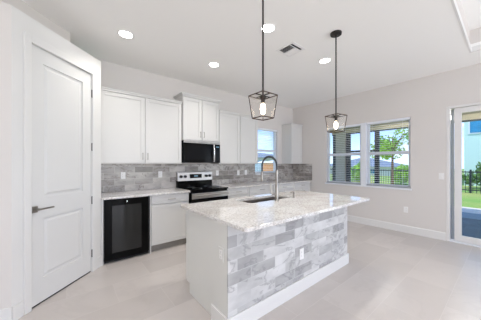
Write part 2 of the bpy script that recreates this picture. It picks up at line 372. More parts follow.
# ================================================================ WINDOWS
def window_unit(name, x0, x1, z0, z1, yw, label, facing):
    """single-hung window; facing 'y' = in the kitchen wall, 'x' = in the right wall (x0,x1 are then y values)"""
    f = (lambda a0, a1, d0, d1, b0, b1: (a0, a1, yw+d0, yw+d1, b0, b1)) if facing == 'y' else (lambda a0, a1, d0, d1, b0, b1: (yw+d0, yw+d1, a0, a1, b0, b1))
    base = ((x0+x1)/2, yw+.08, z0) if facing == 'y' else (yw+.08, (x0+x1)/2, z0)
    r = sroot(name, base, 0, label)
    fr = MB(); w = .045
    fr.box(*f(x0, x0+w, .06, .12, z0, z1)); fr.box(*f(x1-w, x1, .06, .12, z0, z1)); fr.box(*f(x0+w, x1-w, .06, .12, z0, z0+w)); fr.box(*f(x0+w, x1-w, .06, .12, z1-w, z1))
    obj('window_frame', fr, M['vinyl'], r, bevel=.003)
    zm = z0+(z1-z0)*.505
    sr = MB(); sr.box(*f(x0+w, x1-w, .06, .10, zm-.03, zm+.03))
    obj('meeting_rail', sr, M['vinyl'], r, bevel=.003)
    obj('pane', MB().box(*f(x0+w, x1-w, .085, .091, z0+w, z1-w)), M['glass'], r)
    return r
MUL0, MUL1 = 2.035, 2.145
window_unit('window_1', MUL1, WY1, WZ0+.0, WZ1, W, 'left half of the large twin window', 'x')
window_unit('window_2', WY0, MUL0, WZ0+.0, WZ1, W, 'right half of the large twin window', 'x')
struct('trim_4', MB().box(W-.005, W+.13, MUL0, MUL1, WZ0, WZ1), M['vinyl'], 'white mullion between the two halves of the large window')
struct('trim_5', MB().box(W-.03, W+.06, WY0-.02, WY1+.02, WZ0-.035, WZ0), M['vinyl'], 'white sill of the large window', bevel=.004)
window_unit('window_3', KX0, KX1, KZ0, KZ1, D, 'small window in the kitchen wall', 'y')
struct('trim_6', MB().box(KX0-.01, KX1+.01, D-.03, D+.06, KZ0-.03, KZ0), M['vinyl'], 'white sill of the kitchen window', bevel=.004)

def blind(label, x0, x1, z0, z1, yw, facing, group):
    f = (lambda a0, a1, d0, d1, b0, b1: (a0, a1, yw+d0, yw+d1, b0, b1)) if facing == 'y' else (lambda a0, a1, d0, d1, b0, b1: (yw+d0, yw+d1, a0, a1, b0, b1))
    base = ((x0+x1)/2, yw+.03, z0) if facing == 'y' else (yw+.03, (x0+x1)/2, z0)
    r = thing('window_blind', label, 'window blind', base, 0, group)
    obj('head_rail', MB().box(*f(x0, x1, .006, .055, z1-.045, z1)), M['blind'], r, bevel=.003)
    obj('bottom_rail', MB().box(*f(x0, x1, .008, .052, z0, z0+.022)), M['rail_grey'], r, bevel=.003, label='grey bottom rail')
    s = MB(); z = z0+.05
    while z < z1-.05:
        dzz = 0.0
        prof = [(yw+.007, z+dzz), (yw+.053, z-dzz), (yw+.053, z-dzz+.003), (yw+.007, z+dzz+.003)]
        s.extr(prof, x0+.004, x1-.004, 'x' if facing == 'y' else 'y'); z += .0435
    obj('slats', s, M['blind'], r)
    for k in (.15, .85):
        a = x0+(x1-x0)*k
        obj('ladder_cord', MB().box(*f(a-.002, a+.002, .004, .006, z0+.02, z1-.045)), M['blind'], r)
    return r
gb = None
blind('open white slatted blind in the left half of the large window', MUL1+.006, WY1-.006, WZ0+.002, WZ1-.002, W, 'x', 'slatted window blinds')
blind('open white slatted blind in the right half of the large window', WY0+.006, MUL0-.006, WZ0+.002, WZ1-.002, W, 'x', 'slatted window blinds')
blind('open white slatted blind in the small window behind the faucet', KX0+.006, KX1-.006, KZ0+.002, KZ1-.002, D, 'y', 'slatted window blinds')

# sliding glass door
r = sroot('door_2', (W+.07, -.8, 0), 0, 'white framed sliding glass door to the patio')
t = MB(); t.box(W+.001, W+.14, SY1-.045, SY1-.001, 0, SZ-.001); t.box(W, W+.14, -2.29, SY1-.04, SZ-.04, SZ-.001); t.box(W, W+.14, -2.29, -2.25, 0, SZ-.04)
obj('door_frame', t, M['trim'], r, bevel=.003)
t = MB(); t.box(W+.0, W+.14, -2.25, SY1-.04, .0, .022); t.box(W+.05, W+.056, -2.25, SY1-.04, .022, .03)
obj('door_track', t, M['vinyl'], r)
obj('screen_edge', MB().box(W+.10, W+.13, SY1-.085, SY1-.05, .03, SZ-.05), M['rail_grey'], r, label='dark grey screen panel edge')
for k, (ya, yb, xx) in enumerate(((-.75, .612, .03), (-2.24, -.70, .075))):
    pn = MB(); w = .09
    pn.box(W+xx, W+xx+.04, ya, ya+w, .03, SZ-.045); pn.box(W+xx, W+xx+.04, yb-w, yb, .03, SZ-.045)
    pn.box(W+xx, W+xx+.04, ya+w, yb-w, .03, .13); pn.box(W+xx, W+xx+.04, ya+w, yb-w, SZ-.135, SZ-.045)
    q = obj('sliding_panel', pn, M['trim'], r, bevel=.003)
    obj('pane', MB().box(W+xx+.017, W+xx+.023, ya+w, yb-w, .13, SZ-.135), M['glass'], q)

# ================================================================ CABINETS
def shaker(x0, x1, z0, z1, yf, th=.02, st=.058):
    m = MB()
    m.box(x0, x0+st, yf, yf+th, z0, z1); m.box(x1-st, x1, yf, yf+th, z0, z1); m.box(x0+st, x1-st, yf, yf+th, z0, z0+st); m.box(x0+st, x1-st, yf, yf+th, z1-st, z1)
    m.box(x0+st, x1-st, yf+.009, yf+th, z0+st, z1-st)
    return m
def pull_v(x, z0, z1, yf):
    m = MB(); m.cyl((x, yf-.028, z0), (x, yf-.028, z1), .0055, 10); m.cyl((x, yf, z0+.012), (x, yf-.028, z0+.012), .0045, 8); m.cyl((x, yf, z1-.012), (x, yf-.028, z1-.012), .0045, 8); return m
def pull_h(x0, x1, z, yf):
    m = MB(); m.cyl((x0, yf-.028, z), (x1, yf-.028, z), .0055, 10); m.cyl((x0+.012, yf, z), (x0+.012, yf-.028, z), .0045, 8); m.cyl((x1-.012, yf, z), (x1-.012, yf-.028, z), .0045, 8); return m
def upper(x0, x1, z0, z1, depth, ndoors, label, crown=.045, pulls=True, side_l=True, side_r=True, proj=.03, ch=.05):
    yb = D-.002; yf = D-depth
    r = thing('wall_cabinet', label, 'cabinet', ((x0+x1)/2, D-depth/2, z0), 0, 'upper wall cabinets')
    obj('cabinet_box', MB().box(x0, x1, yf+.02, yb, z0, z1), M['cabinet'], r)
    # crown
    m = MB(); a0 = x0-(proj if side_l else 0); a1 = x1+(proj if side_r else 0)
    zc = z1
    m.box(x0 if not side_l else x0-.006, x1 if not side_r else x1+.006, yf-.006, yb, zc, zc+ch*.35)
    vb = [m.bm.verts.new(p) for p in ((x0-.006*side_l, yf-.006, zc+ch*.35), (x1+.006*side_r, yf-.006, zc+ch*.35), (x1+.006*side_r, yb, zc+ch*.35), (x0-.006*side_l, yb, zc+ch*.35))]
    vt = [m.bm.verts.new(p) for p in ((a0, yf-proj, zc+ch*.8), (a1, yf-proj, zc+ch*.8), (a1, yb, zc+ch*.8), (a0, yb, zc+ch*.8))]
    m.bm.faces.new(vb[::-1]); m.bm.faces.new(vt)
    for k in range(4): m.bm.faces.new((vb[k], vb[(k+1) % 4], vt[(k+1) % 4], vt[k]))
    m.box(a0, a1, yf-proj, yb, zc+ch*.8, zc+ch)
    obj('crown_moulding', m, M['cabinet'], r)
    wd = (x1-x0)/ndoors
    for k in range(ndoors):
        a, b = x0+k*wd+.006, x0+(k+1)*wd-.006
        dd = obj('door', shaker(a, b, z0+.012, z1-.006, yf), M['cabinet'], r, bevel=.0015)
        if pulls:
            hx = b-.032 if (k == 0 and ndoors == 2) else a+.032
            obj('handle', pull_v(hx, z0+.065, z0+.175, yf), M['nickel'], dd, smooth=True)
    return r
upper(.365, 1.625, 1.372, 2.45, .34, 2, 'wide two-door white wall cabinet above the wine cooler', side_l=False, side_r=False, proj=.022, ch=.045)
upper(1.637, 2.412, 1.805, 2.60, .36, 2, 'short raised two-door white wall cabinet above the microwave', proj=.04, ch=.06)
upper(2.428, 2.975, 1.372, 2.43, .34, 1, 'single-door white wall cabinet right of the microwave', side_l=False, side_r=False, pulls=False, proj=.022, ch=.045)
upper(2.979, 3.515, 1.372, 2.43, .34, 1, 'single-door white wall cabinet left of the kitchen window', side_l=False, pulls=False, proj=.022, ch=.045)
upper(4.765, 5.262, 1.372, 2.43, .34, 1, 'narrow white wall cabinet in the far corner right of the kitchen window', pulls=False, side_r=False, proj=.022, ch=.045)

def base(x0, x1, label, ndoors=1, pull=True):
    yf = D-.62
    r = thing('base_cabinet', label, 'cabinet', ((x0+x1)/2, D-.31, 0), 0, 'base cabinets along the kitchen wall')
    obj('cabinet_box', MB().box(x0, x1, yf+.02, D-.002, .105, .882), M['cabinet'], r)
    obj('toe_kick', MB().box(x0, x1, D-.54, D-.1, 0, .105), M['toe'], r, label='recessed taupe toe kick')
    dr_ = obj('drawer', shaker(x0+.006, x1-.006, .742, .872, yf, st=.03), M['cabinet'], r, bevel=.0015)
    cx = (x0+x1)/2
    obj('handle', pull_h(cx-.065, cx+.065, .807, yf), M['nickel'], dr_, smooth=True)
    wd = (x1-x0)/ndoors
    for k in range(ndoors):
        a, b = x0+k*wd+.006, x0+(k+1)*wd-.006
        dd = obj('door', shaker(a, b, .115, .730, yf), M['cabinet'], r, bevel=.0015)
        if ndoors == 2:
            hx = b-.032 if k == 0 else a+.032
            obj('handle', pull_v(hx, .56, .67, yf), M['nickel'], dd, smooth=True)
    return r
base(1.01, 1.635, 'white base cabinet with drawer between wine cooler and range')
base(2.425, 3.0, 'white base cabinet right of the range')
base(3.004, 3.75, 'white base cabinet, second to the right of the range', 2)
base(3.754, 4.52, 'white base cabinet below the kitchen window', 2)
base(4.524, 5.235, 'white base cabinet in the far right corner', 2)
for a, b, lb in ((.361, .386, 'thin white filler strip between the pantry and the wine cooler'), (.992, 1.008, 'thin white panel right of the wine cooler')):
    tag(obj('filler_panel', MB().box(a, b, D-.62, D-.002, 0, .882), M['cabinet']), lb, 'panel')
# counters
def slab(name, x0, x1, y0, y1, label, z0=.884, z1=.914):
    o = obj(name, MB().box(x0, x1, y0, y1, z0, z1), M['granite'], None, bevel=.004)
    return tag(o, label, 'countertop', 'granite countertops')
slab('countertop', .361, 1.645, D-.65, D-.002, 'speckled granite countertop above the wine cooler, left of the range')
slab('countertop', 2.42, W-.002, D-.65, D-.002, 'speckled granite countertop along the wall, right of the range')
# backsplash
t = MB()
t.box(.361, KX0-.012, D-.010, D-.0015, .915, 1.371)
t.box(KX0-.012, KX1+.012, D-.010, D-.0015, .915, KZ0-.032); t.box(KX1+.012, W-.012, D-.010, D-.0015, .915, 1.371)
tag(obj('tile_backsplash', t, M['splash_tile']), 'grey brown marble brick-pattern backsplash along the kitchen wall', 'backsplash')
tag(obj('tile_backsplash', MB().box(W-.010, W-.001, D-.65, D-.012, .915, 1.371), M['splash_tile_y']), 'short return of marble backsplash on the window wall in the corner', 'backsplash')
tag(obj('tile_backsplash', MB().box(-1.9, -.452, A.y-.010, A.y-.001, .93, 1.345), M['splash_tile']), 'patch of marble backsplash left of the pantry door at the picture edge', 'backsplash')

# ================================================================ APPLIANCES
# wine cooler
r = thing('wine_cooler', 'black built-in wine cooler with dark glass door under the counter', 'wine cooler', (.688, D-.32, 0))
yf = D-.635
obj('body', MB().box(.39, .988, yf+.05, D-.02, .04, .878), M['black_matte'], r)
obj('kick_plate', MB().box(.40, .978, yf+.06, yf+.075, .0, .04), M['black_matte'], r)
t = MB(); x0, x1, z0, z1 = .392, .962, .045, .876; w0, wb, wt = .095, .09, .085
t.box(x0, x0+w0, yf, yf+.045, z0, z1); t.box(x1-w0, x1, yf, yf+.045, z0, z1); t.box(x0+w0, x1-w0, yf, yf+.045, z0, z0+wb); t.box(x0+w0, x1-w0, yf, yf+.045, z1-wt, z1)
dd = obj('door', t, M['black_glass'], r, bevel=.002)
obj('pane', MB().box(x0+w0, x1-w0, yf+.006, yf+.03, z0+wb, z1-wt), M['cooler_glass'], dd, label='dark reflective glass pane')
obj('indicator_light', MB().box(.669, .677, yf-.001, yf, .835, .843), M['led'], dd)
t = MB(); t.box(.962, .968, yf+.0, yf+.05, .06, .87)
obj('edge_handle', t, M['black_matte'], dd)
# range
r = thing('range', 'stainless and black electric range between the base cabinets', 'range', (2.035, D-.34, 0))
x0, x1 = 1.650, 2.415
obj('body', MB().box(x0, x1, D-.64, D-.02, .04, .90), M['black'], r)
for a in (x0+.04, x1-.04):
    for b in (D-.6, D-.06): obj('foot', MB().cyl((a, b, 0), (a, b, .04), .02), M['black_matte'], r)
obj('cooktop', MB().box(x0, x1, D-.685, D-.08, .90, .922), M['black_glass'], r, bevel=.004)
bgm = MB(); bgm.box(x0, x1, D-.085, D-.012, .90, 1.045)
obj('backguard', bgm, M['black_glass'], r)
bp_ = obj('control_panel', MB().extr([(D-.100, 1.035), (D-.012, 1.035), (D-.012, 1.205), (D-.085, 1.205)], x0, x1), M['steel'], r, bevel=.004, label='stainless control panel with knobs and clock')
obj('clock_display', MB().box(1.90, 2.16, D-.102, D-.086, 1.085, 1.165), M['black_glass'], bp_)
obj('clock_digits', MB().box(1.99, 2.07, D-.1035, D-.100, 1.115, 1.14), M['display'], bp_)
for kx in (1.715, 1.80, 2.265, 2.35):
    t = MB(); t.cyl((kx, D-.088, 1.125), (kx, D-.125, 1.122), .026, 18); t.box(kx-.004, kx+.004, D-.131, D-.10, 1.105, 1.145)
    obj('knob', t, M['black_matte'], bp_, smooth=True)
dd = obj('oven_door', MB().box(x0+.004, x1-.004, D-.68, D-.642, .245, .868), M['black_glass'], r, bevel=.004)
obj('door_band', MB().box(x0+.006, x1-.006, D-.685, D-.681, .765, .862), M['steel'], dd)
t = MB(); t.cyl((x0+.03, D-.725, .822), (x1-.03, D-.725, .822), .013, 14)
for a in (x0+.06, x1-.06): t.cyl((a, D-.685, .822), (a, D-.725, .822), .009, 10)
obj('handle', t, M['steel'], dd, smooth=True)
obj('storage_drawer', MB().box(x0+.004, x1-.004, D-.68, D-.642, .06, .235), M['steel'], r, bevel=.003)
for k, (a, b, q) in enumerate(((1.86, 3.58, .09), (2.22, 3.58, .11), (1.86, 3.84, .075), (2.22, 3.84, .075))):
    m = MB(); m.lathe([(q, 0), (q, .0006), (q-.004, .0006), (q-.004, 0)], (a, b, .9222), 32)
    obj('burner_ring', m, M['rail_grey'], r)
# microwave
r = thing('microwave', 'black over-the-range microwave with curved stainless handle', 'microwave', (2.025, D-.2, 1.388))
yf = D-.40
obj('body', MB().box(1.640, 2.412, yf+.03, D-.002, 1.39, 1.80), M['black'], r)
t = MB(); t.box(1.640, 2.412, yf+.0, yf+.03, 1.757, 1.80)
vt = obj('vent_strip', t, M['steel'], r, bevel=.002, label='stainless vent strip')
t = MB()
for k in range(3): t.box(1.66+k*.26, 1.87+k*.26, yf-.001, yf, 1.772, 1.777)
obj('vent_slots', t, M['black_matte'], vt)
dd = obj('door', MB().box(1.642, 2.235, yf-.004, yf+.03, 1.392, 1.755), M['black_glass'], r, bevel=.003)
obj('window', MB().box(1.70, 2.17, yf-.0048, yf-.004, 1.45, 1.71), M['black'], dd)
pnl = obj('control_panel', MB().box(2.237, 2.410, yf-.004, yf+.03, 1.392, 1.755), M['black_glass'], r, bevel=.003)
obj('clock_display', MB().box(2.315, 2.385, yf-.005, yf-.004, 1.69, 1.715), M['display'], pnl)
t = MB(); pts = [(2.262-.02*math.sin(PI*k/12), yf-.012-.045*math.sin(PI*k/12), 1.415+.33*k/12) for k in range(13)]
t.tube(pts, .0145, 10)
obj('handle', t, M['bright_steel'], dd, smooth=True, label='curved stainless bar handle')
# white discs stand in for downlight reflections on the vent strip, no lamps here
for a in (1.73, 2.13):
    obj('reflection_disc', MB().cyl((a, yf+.10, 1.39), (a, yf+.10, 1.386), .03, 16), M['plastic'], r)

# ================================================================ ISLAND
IX0, IX1, IY0 = 1.0, 3.02, 1.406
SINKX0, SINKX1 = 1.64, 2.44
r = thing('kitchen_island', 'long kitchen island clad in pale marble brick tile with white base trim', 'island', ((IX0+IX1)/2, 1.82, 0))
kw = obj('end_wall', MB().box(IX0, IX1, IY0+.012, 1.63, 0, .884), M['island_paint'], r)
# tiled face keeps its own material coordinates
o = obj('tile_face', MB().box(IX0, IX1, IY0, IY0+.012, .0, .884), M['island_tile'], r, label='marble brick-pattern tile face')
t = MB(); t.box(IX0-.015, IX1+.015, IY0-.015, IY0, 0, .14); t.box(IX0-.015, IX0, IY0, 1.645, 0, .14); t.box(IX1, IX1+.015, IY0, 1.645, 0, .14)
obj('baseboard', t, M['trim'], r, bevel=.004, label='tall white baseboard')
t = MB(); a, b = IX0+.041, IX1-.041      # open-topped carcass so the sink can hang in it
t.box(a, SINKX0, 1.63, 2.2, .105, .884); t.box(SINKX1, b, 1.63, 2.2, .105, .884); t.box(SINKX0, SINKX1, 1.63, 1.84, .105, .884); t.box(SINKX0, SINKX1, 1.84, 2.2, .105, .6)
obj('cabinet_box', t, M['island_paint'], r)
for a in (IX0+.018, IX1-.040):
    e = MB(); e.extr([(1.6305, 0), (2.135, 0), (2.135, .105), (2.198, .105), (2.198, .8835), (1.6305, .8835)], a, a+.022); obj('end_panel', e, M['island_paint'], r)
obj('toe_kick', MB().box(IX0+.045, IX1-.045, 1.63, 2.12, 0, .105), M['toe'], r)
for a, b in ((IX0+.020, 1.50), (1.506, 2.00), (2.006, 2.50), (2.506, IX1-.020)):
    m = shaker(a, b, .115, .872, 0)
    for v in m.bm.verts: v.co.y = 2.221-v.co.y
    obj('door', m, M['island_paint'], r, bevel=.0015)
# countertop with the sink cut-out
CX0, CX1, CY0, CY1 = .985, 3.15, 1.165, 2.305
SX0, SX1, SY0, SY1_ = 1.66, 2.42, 1.875, 2.18
t = MB(); rc = .03
def rrect(x0, x1, y0, y1, rad, n=5):
    p = []
    for cx, cy, a0 in ((x1-rad, y1-rad, 0), (x0+rad, y1-rad, 90), (x0+rad, y0+rad, 180), (x1-rad, y0+rad, 270)):
        for k in range(n+1):
            a = math.radians(a0+90*k/n); p.append((cx+rad*math.cos(a), cy+rad*math.sin(a)))
    return p
outer = rrect(CX0, CX1, CY0, CY1, rc); inner = rrect(SX0, SX1, SY0, SY1_, .04)
bm = t.bm
def ring(pts, z): return [bm.verts.new((p[0], p[1], z)) for p in pts]
ot, ob = ring(outer, .914), ring(outer, .884); it, ib = ring(inner, .914), ring(inner, .884)
n = len(outer)
for k in range(n):
    j = (k+1) % n
    bm.faces.new((ot[k], ot[j], it[j], it[k])); bm.faces.new((ob[k], ib[k], ib[j], ob[j]))
    bm.faces.new((ob[k], ob[j], ot[j], ot[k])); bm.faces.new((it[k], it[j], ib[j], ib[k]))
tag(obj('countertop', t, M['granite'], None, bevel=.003), 'large speckled granite island countertop with undermount sink cut-out', 'countertop', 'granite countertops')
# sink
t = MB(); bm = t.bm
a = ring(rrect(SX0-.012, SX1+.012, SY0-.012, SY1_+.012, .05), .8835); b = ring(rrect(SX0+.002, SX1-.002, SY0+.002, SY1_-.002, .04), .8835)
c_ = ring(rrect(SX0+.01, SX1-.01, SY0+.01, SY1_-.01, .04), .70); e_ = ring(rrect(SX0-.0, SX1+.0, SY0-.0, SY1_+.0, .05), .69)
for u_, v_ in ((a, b), (b, c_), (e_, a)):
    for k in range(n): bm.faces.new((u_[k], u_[(k+1) % n], v_[(k+1) % n], v_[k]))
bm.faces.new(c_); bm.faces.new(e_[::-1])
snk = tag(obj('sink', t, M['sink'], None), 'undermount stainless steel sink in the island', 'sink')
obj('drain', MB().lathe([(.045, 0), (.045, .003), (.03, .003), (.025, .001)], (2.04, 2.06, .7002)), M['steel'], snk)
# faucet
fx, fy = 2.02, 1.80; z = .914
r = thing('faucet', 'tall spring pull-down kitchen faucet in brushed steel on the island', 'faucet', (fx, fy, z))
t = MB(); t.lathe([(.027, 0), (.027, .006), (.020, .012), (.021, .20), (.018, .21), (.016, .215), (.016, .38)], (fx, fy, z), 20)
obj('body', t, M['nickel'], r, smooth=True)
t = MB(); t.cyl((fx, fy, z+.085), (fx-.05, fy+.04, z+.085), .014, 14); t.tube([(fx-.05, fy+.04, z+.085), (fx-.055, fy+.044, z+.13), (fx-.058, fy+.046, z+.225)], [.013, .007, .006], 10)
obj('lever', t, M['nickel'], r, smooth=True)
R = .13; arc = [(fx, fy, z+.36), (fx, fy, z+.40)]
arc += [(fx, fy+R-R*math.cos(PI*k/20), z+.42+R*math.sin(PI*k/20)) for k in range(21)]
arc += [(fx, fy+2*R, z+.38), (fx, fy+2*R, z+.34)]
obj('hose', MB().tube(arc, .007, 8), M['black_matte'], r, smooth=True)
# spring coil around the hose
pts = []; L_ = [Vector(p) for p in arc]; cum = [0]
for a, b in zip(L_, L_[1:]): cum.append(cum[-1]+(b-a).length)
turns = 46; steps = turns*8
for i in range(steps+1):
    s_ = cum[-1]*i/steps; k = max(j for j in range(len(cum)) if cum[j] <= s_+1e-9); k = min(k, len(L_)-2)
    u_ = (s_-cum[k])/(cum[k+1]-cum[k]); p_ = L_[k].lerp(L_[k+1], u_); tg = (L_[k+1]-L_[k]).normalized()
    sd = Vector((1, 0, 0)); up = sd.cross(tg); an = 2*PI*turns*i/steps
    pts.append(p_+(sd*math.cos(an)+up*math.sin(an))*.0115)
obj('spring', MB().tube(pts, .0027, 5), M['steel_dark'], r, smooth=True, label='dark coiled spring')
t = MB(); t.lathe([(.012, .0), (.016, -.01), (.016, -.09), (.020, -.13), (.018, -.135)][::-1], (fx, fy+2*R, z+.36), 18)
obj('spray_head', t, M['nickel'], r, smooth=True)
t = MB(); t.cyl((fx, fy, z+.335), (fx, fy+2*R, z+.335), .006, 10); t.cyl((fx, fy, z+.32), (fx, fy, z+.35), .017, 16); t.cyl((fx, fy+2*R, z+.325), (fx, fy+2*R, z+.345), .019, 16)
obj('holder_arm', t, M['nickel'], r, smooth=True)
# soap dispenser
r = thing('soap_dispenser', 'small steel soap dispenser right of the island sink', 'soap dispenser', (2.40, 1.83, .914))
obj('pump_body', MB().lathe([(.020, 0), (.020, .005), (.012, .01), (.012, .055), (.016, .058), (.016, .075)], (2.40, 1.83, .914), 16), M['nickel'], r, smooth=True)
obj('spout', MB().tube([(2.40, 1.83, .982), (2.40, 1.86, .988), (2.40, 1.895, .975)], .006, 8), M['nickel'], r, smooth=True)

# ================================================================ OUTLETS, SWITCHES
def outlet(name, c, facing, label, kind='outlet', w=.07, h=.115, mat='plastic'):
    r = thing(name, label, 'outlet' if kind == 'outlet' else 'light switch', c, 0, 'white wall plates')
    x, y, z = c
    def bx(a0, a1, b0, b1, d0, d1):
        if facing == '-y': return MB().box(x+a0, x+a1, y-d1, y-d0, z+b0, z+b1)
        return MB().box(x-d1, x-d0, y+a0, y+a1, z+b0, z+b1)
    obj('plate', bx(-w/2, w/2, 0, h, 0, .006), M[mat], r, bevel=.0015)
    if kind == 'outlet':
        for b in (.022, .063):
            s = obj('socket', bx(-.016, .016, b, b+.03, .006, .008), M['plastic'], r)
            m = bx(-.008, -.005, b+.010, b+.022, .008, .0085)
            obj('slot', m, M['black_matte'], s)
    else:
        obj('rocker', bx(-.016, .016, .025, .09, .006, .010), M['plastic'], r, bevel=.001)
yb = D-.0105
outlet('wall_outlet', (.735, yb, 1.118), '-y', 'white outlet on the backsplash above the wine cooler')
outlet('wall_outlet', (1.348, yb, 1.118), '-y', 'white outlet on the backsplash just left of the range')
outlet('wall_outlet', (2.593, yb, 1.112), '-y', 'white outlet on the backsplash just right of the range')
outlet('wall_outlet', (3.184, yb, 1.102), '-y', 'left one of two white plates on the backsplash left of the faucet')
outlet('light_switch', (3.418, yb, 1.102), '-y', 'white switch plate next to the faucet arc, left of the kitchen window', 'switch')
outlet('light_switch', (W-.0005, .775, 1.09), '-x', 'white light switch on the window wall beside the sliding door', 'switch')
outlet('wall_outlet', (W-.0005, 1.30, .40), '-x', 'white outlet low on the wall under the large window')
outlet('wall_outlet', (1.97, IY0-.0005, .345), '-y', 'white outlet on the marble face of the island')
outlet('wall_outlet', (IX0-.0005, 1.50, .565), '-x', 'outlet on the painted end of the island', mat='island_paint')

# ================================================================ PENDANTS
r0 = thing('pendant_lamp', 'left bronze lantern pendant hanging over the near end of the island', 'pendant lamp', (1.355, 1.37, 1.776), 0, 'lantern pendants over the island')
zt, hb, ht = .200, .067, .09          # local: frame height, half widths
def P(x, y, z): return (x, y, z)
t = MB()
for sx, sy in ((1, 1), (1, -1), (-1, -1), (-1, 1)):
    t.tube([(sx*hb, sy*hb, 0), (sx*ht, sy*ht, zt)], .005, 4)
cs = ((1, 1), (1, -1), (-1, -1), (-1, 1))
for k in range(4):
    a, b = cs[k], cs[(k+1) % 4]
    t.tube([(a[0]*hb, a[1]*hb, 0), (b[0]*hb, b[1]*hb, 0)], .005, 4); t.tube([(a[0]*ht, a[1]*ht, zt), (b[0]*ht, b[1]*ht, zt)], .005, 4)
obj('lantern_frame', t, M['bronze_inner'], r0, local=True, label='tapered open lantern frame in aged bronze')
t = MB()
t.tube([(-ht, 0, zt), (ht, 0, zt)], .005, 6); t.tube([(0, -ht, zt), (0, ht, zt)], .005, 6)
obj('cross_bar', t, M['bronze'], r0, local=True)
obj('socket', MB().lathe([(.012, .13), (.017, .132), (.017, .175), (.032, .18), (.032, .19), (.012, .205)], (0, 0, 0)), M['bronze'], r0, local=True, smooth=True)
obj('bulb', MB().lathe([(.006, .03), (.018, .045), (.024, .075), (.021, .105), (.012, .132)], (0, 0, 0), 16), M['bulbglow'], r0, local=True, smooth=True, label='glowing clear bulb')
hz = H-1.776
obj('rod', MB().cyl((0, 0, .195), (0, 0, hz-.02), .008, 12), M['bronze'], r0, local=True, smooth=True)
obj('canopy', MB().lathe([(.012, hz-.045), (.02, hz-.03), (.065, hz-.024), (.068, hz-.0005)], (0, 0, 0), 28), M['bronze'], r0, local=True, smooth=True)
t = MB()
for k in range(4):
    a, b = cs[k], cs[(k+1) % 4]; q = .97
    v = [t.bm.verts.new((p[0]*w_*q, p[1]*w_*q, z_)) for p, w_, z_ in ((a, hb, .006), (b, hb, .006), (b, ht, zt-.006), (a, ht, zt-.006))]
    q2 = .955
    v2 = [t.bm.verts.new((p[0]*w_*q2, p[1]*w_*q2, z_)) for p, w_, z_ in ((a, hb, .006), (b, hb, .006), (b, ht, zt-.006), (a, ht, zt-.006))]
    t.bm.faces.new(v); t.bm.faces.new(v2[::-1])
    for m_ in range(4): t.bm.faces.new((v[m_], v[(m_+1) % 4], v2[(m_+1) % 4], v2[m_]))
obj('glass_panes', t, M['lampglass'], r0, local=True)
r1 = dup(r0, (2.639, 1.37, 1.776), 'right bronze lantern pendant hanging over the far end of the island', -.2)
for q in (r0, r1): lamp('POINT', 'pendant_bulb_light', (q.location.x, q.location.y, 1.86), (0, 0, 0), 3.0, (1, .82, .6), shadow_soft_size=.02)

# ================================================================ DOWNLIGHTS, VENT
spots = [(.583, 3.05, 'round recessed ceiling light above the pantry corner'), (1.90, 3.07, 'round recessed ceiling light in front of the microwave cabinet'),
         (1.90, 1.835, 'round recessed ceiling light beside the left pendant rod'), (3.205, 1.845, 'round recessed ceiling light left of the right pendant')]
proto = None
for x, y, lb in spots:
    if proto is None:
        proto = thing('recessed_light', lb, 'ceiling light', (x, y, H), 0, 'recessed ceiling lights')
        obj('trim_ring', MB().lathe([(.082, -.0005), (.092, -.001), (.092, -.006), (.080, -.009), (.074, -.004)], (0, 0, 0), 32), M['plastic'], proto, local=True, smooth=True)
        obj('lens', MB().lathe([(.074, -.001), (.074, -.0045)], (0, 0, 0), 32), M['canglow'], proto, local=True)
    else: dup(proto, (x, y, H), lb)
    lamp('AREA', 'recessed_light_beam', (x, y, H-.012), (0, 0, 0), POWER_CAN, (1, .96, .90), shape='DISK', size=.14, spread=math.radians(115))
for x, y in ((.6, .6), (3.2, .6), (.2, -1.5), (2.5, -1.5)):      # the lamps of the great room behind the camera
    lamp('AREA', 'recessed_light_beam', (x, y, (H if y > .4 else H+.3)-.012), (0, 0, 0), POWER_CAN, (1, .96, .90), shape='DISK', size=.14, spread=math.radians(115))
r = thing('ceiling_vent', 'square white ceiling air vent with louvres over a black backing between the pendants', 'air vent', (2.51, 1.975, H))
t = MB(); a, b = .15, .115
t.box(-a, a, -a, -b, -.008, -.0005); t.box(-a, a, b, a, -.008, -.0005); t.box(-a, -b, -b, b, -.008, -.0005); t.box(b, a, -b, b, -.008, -.0005)
obj('frame', t, M['plastic'], r, local=True, bevel=.002)
obj('backing', MB().box(-b, b, -b, b, -.003, -.0005), M['black_matte'], r, local=True, label='black plate standing for the shade inside the vent')  # shade of the duct painted as a black sheet on the ceiling
t = MB()
for k in range(9):
    y = -.075+k*.021; t.extr([(y, -.004), (y+.019, -.012), (y+.0205, -.0115), (y+.0015, -.0035)], .0, b)
for k in range(5):
    x = -.105+k*.021; t.extr([(x, -.012), (x+.008, -.004), (x+.0095, -.0045), (x+.0015, -.0125)], -.075, b, 'y')
t.box(-.004, .002, -.078, b, -.012, -.003); t.box(-b, b, -.081, -.077, -.012, -.003)
obj('louvres', t, M['plastic'], r, local=True)

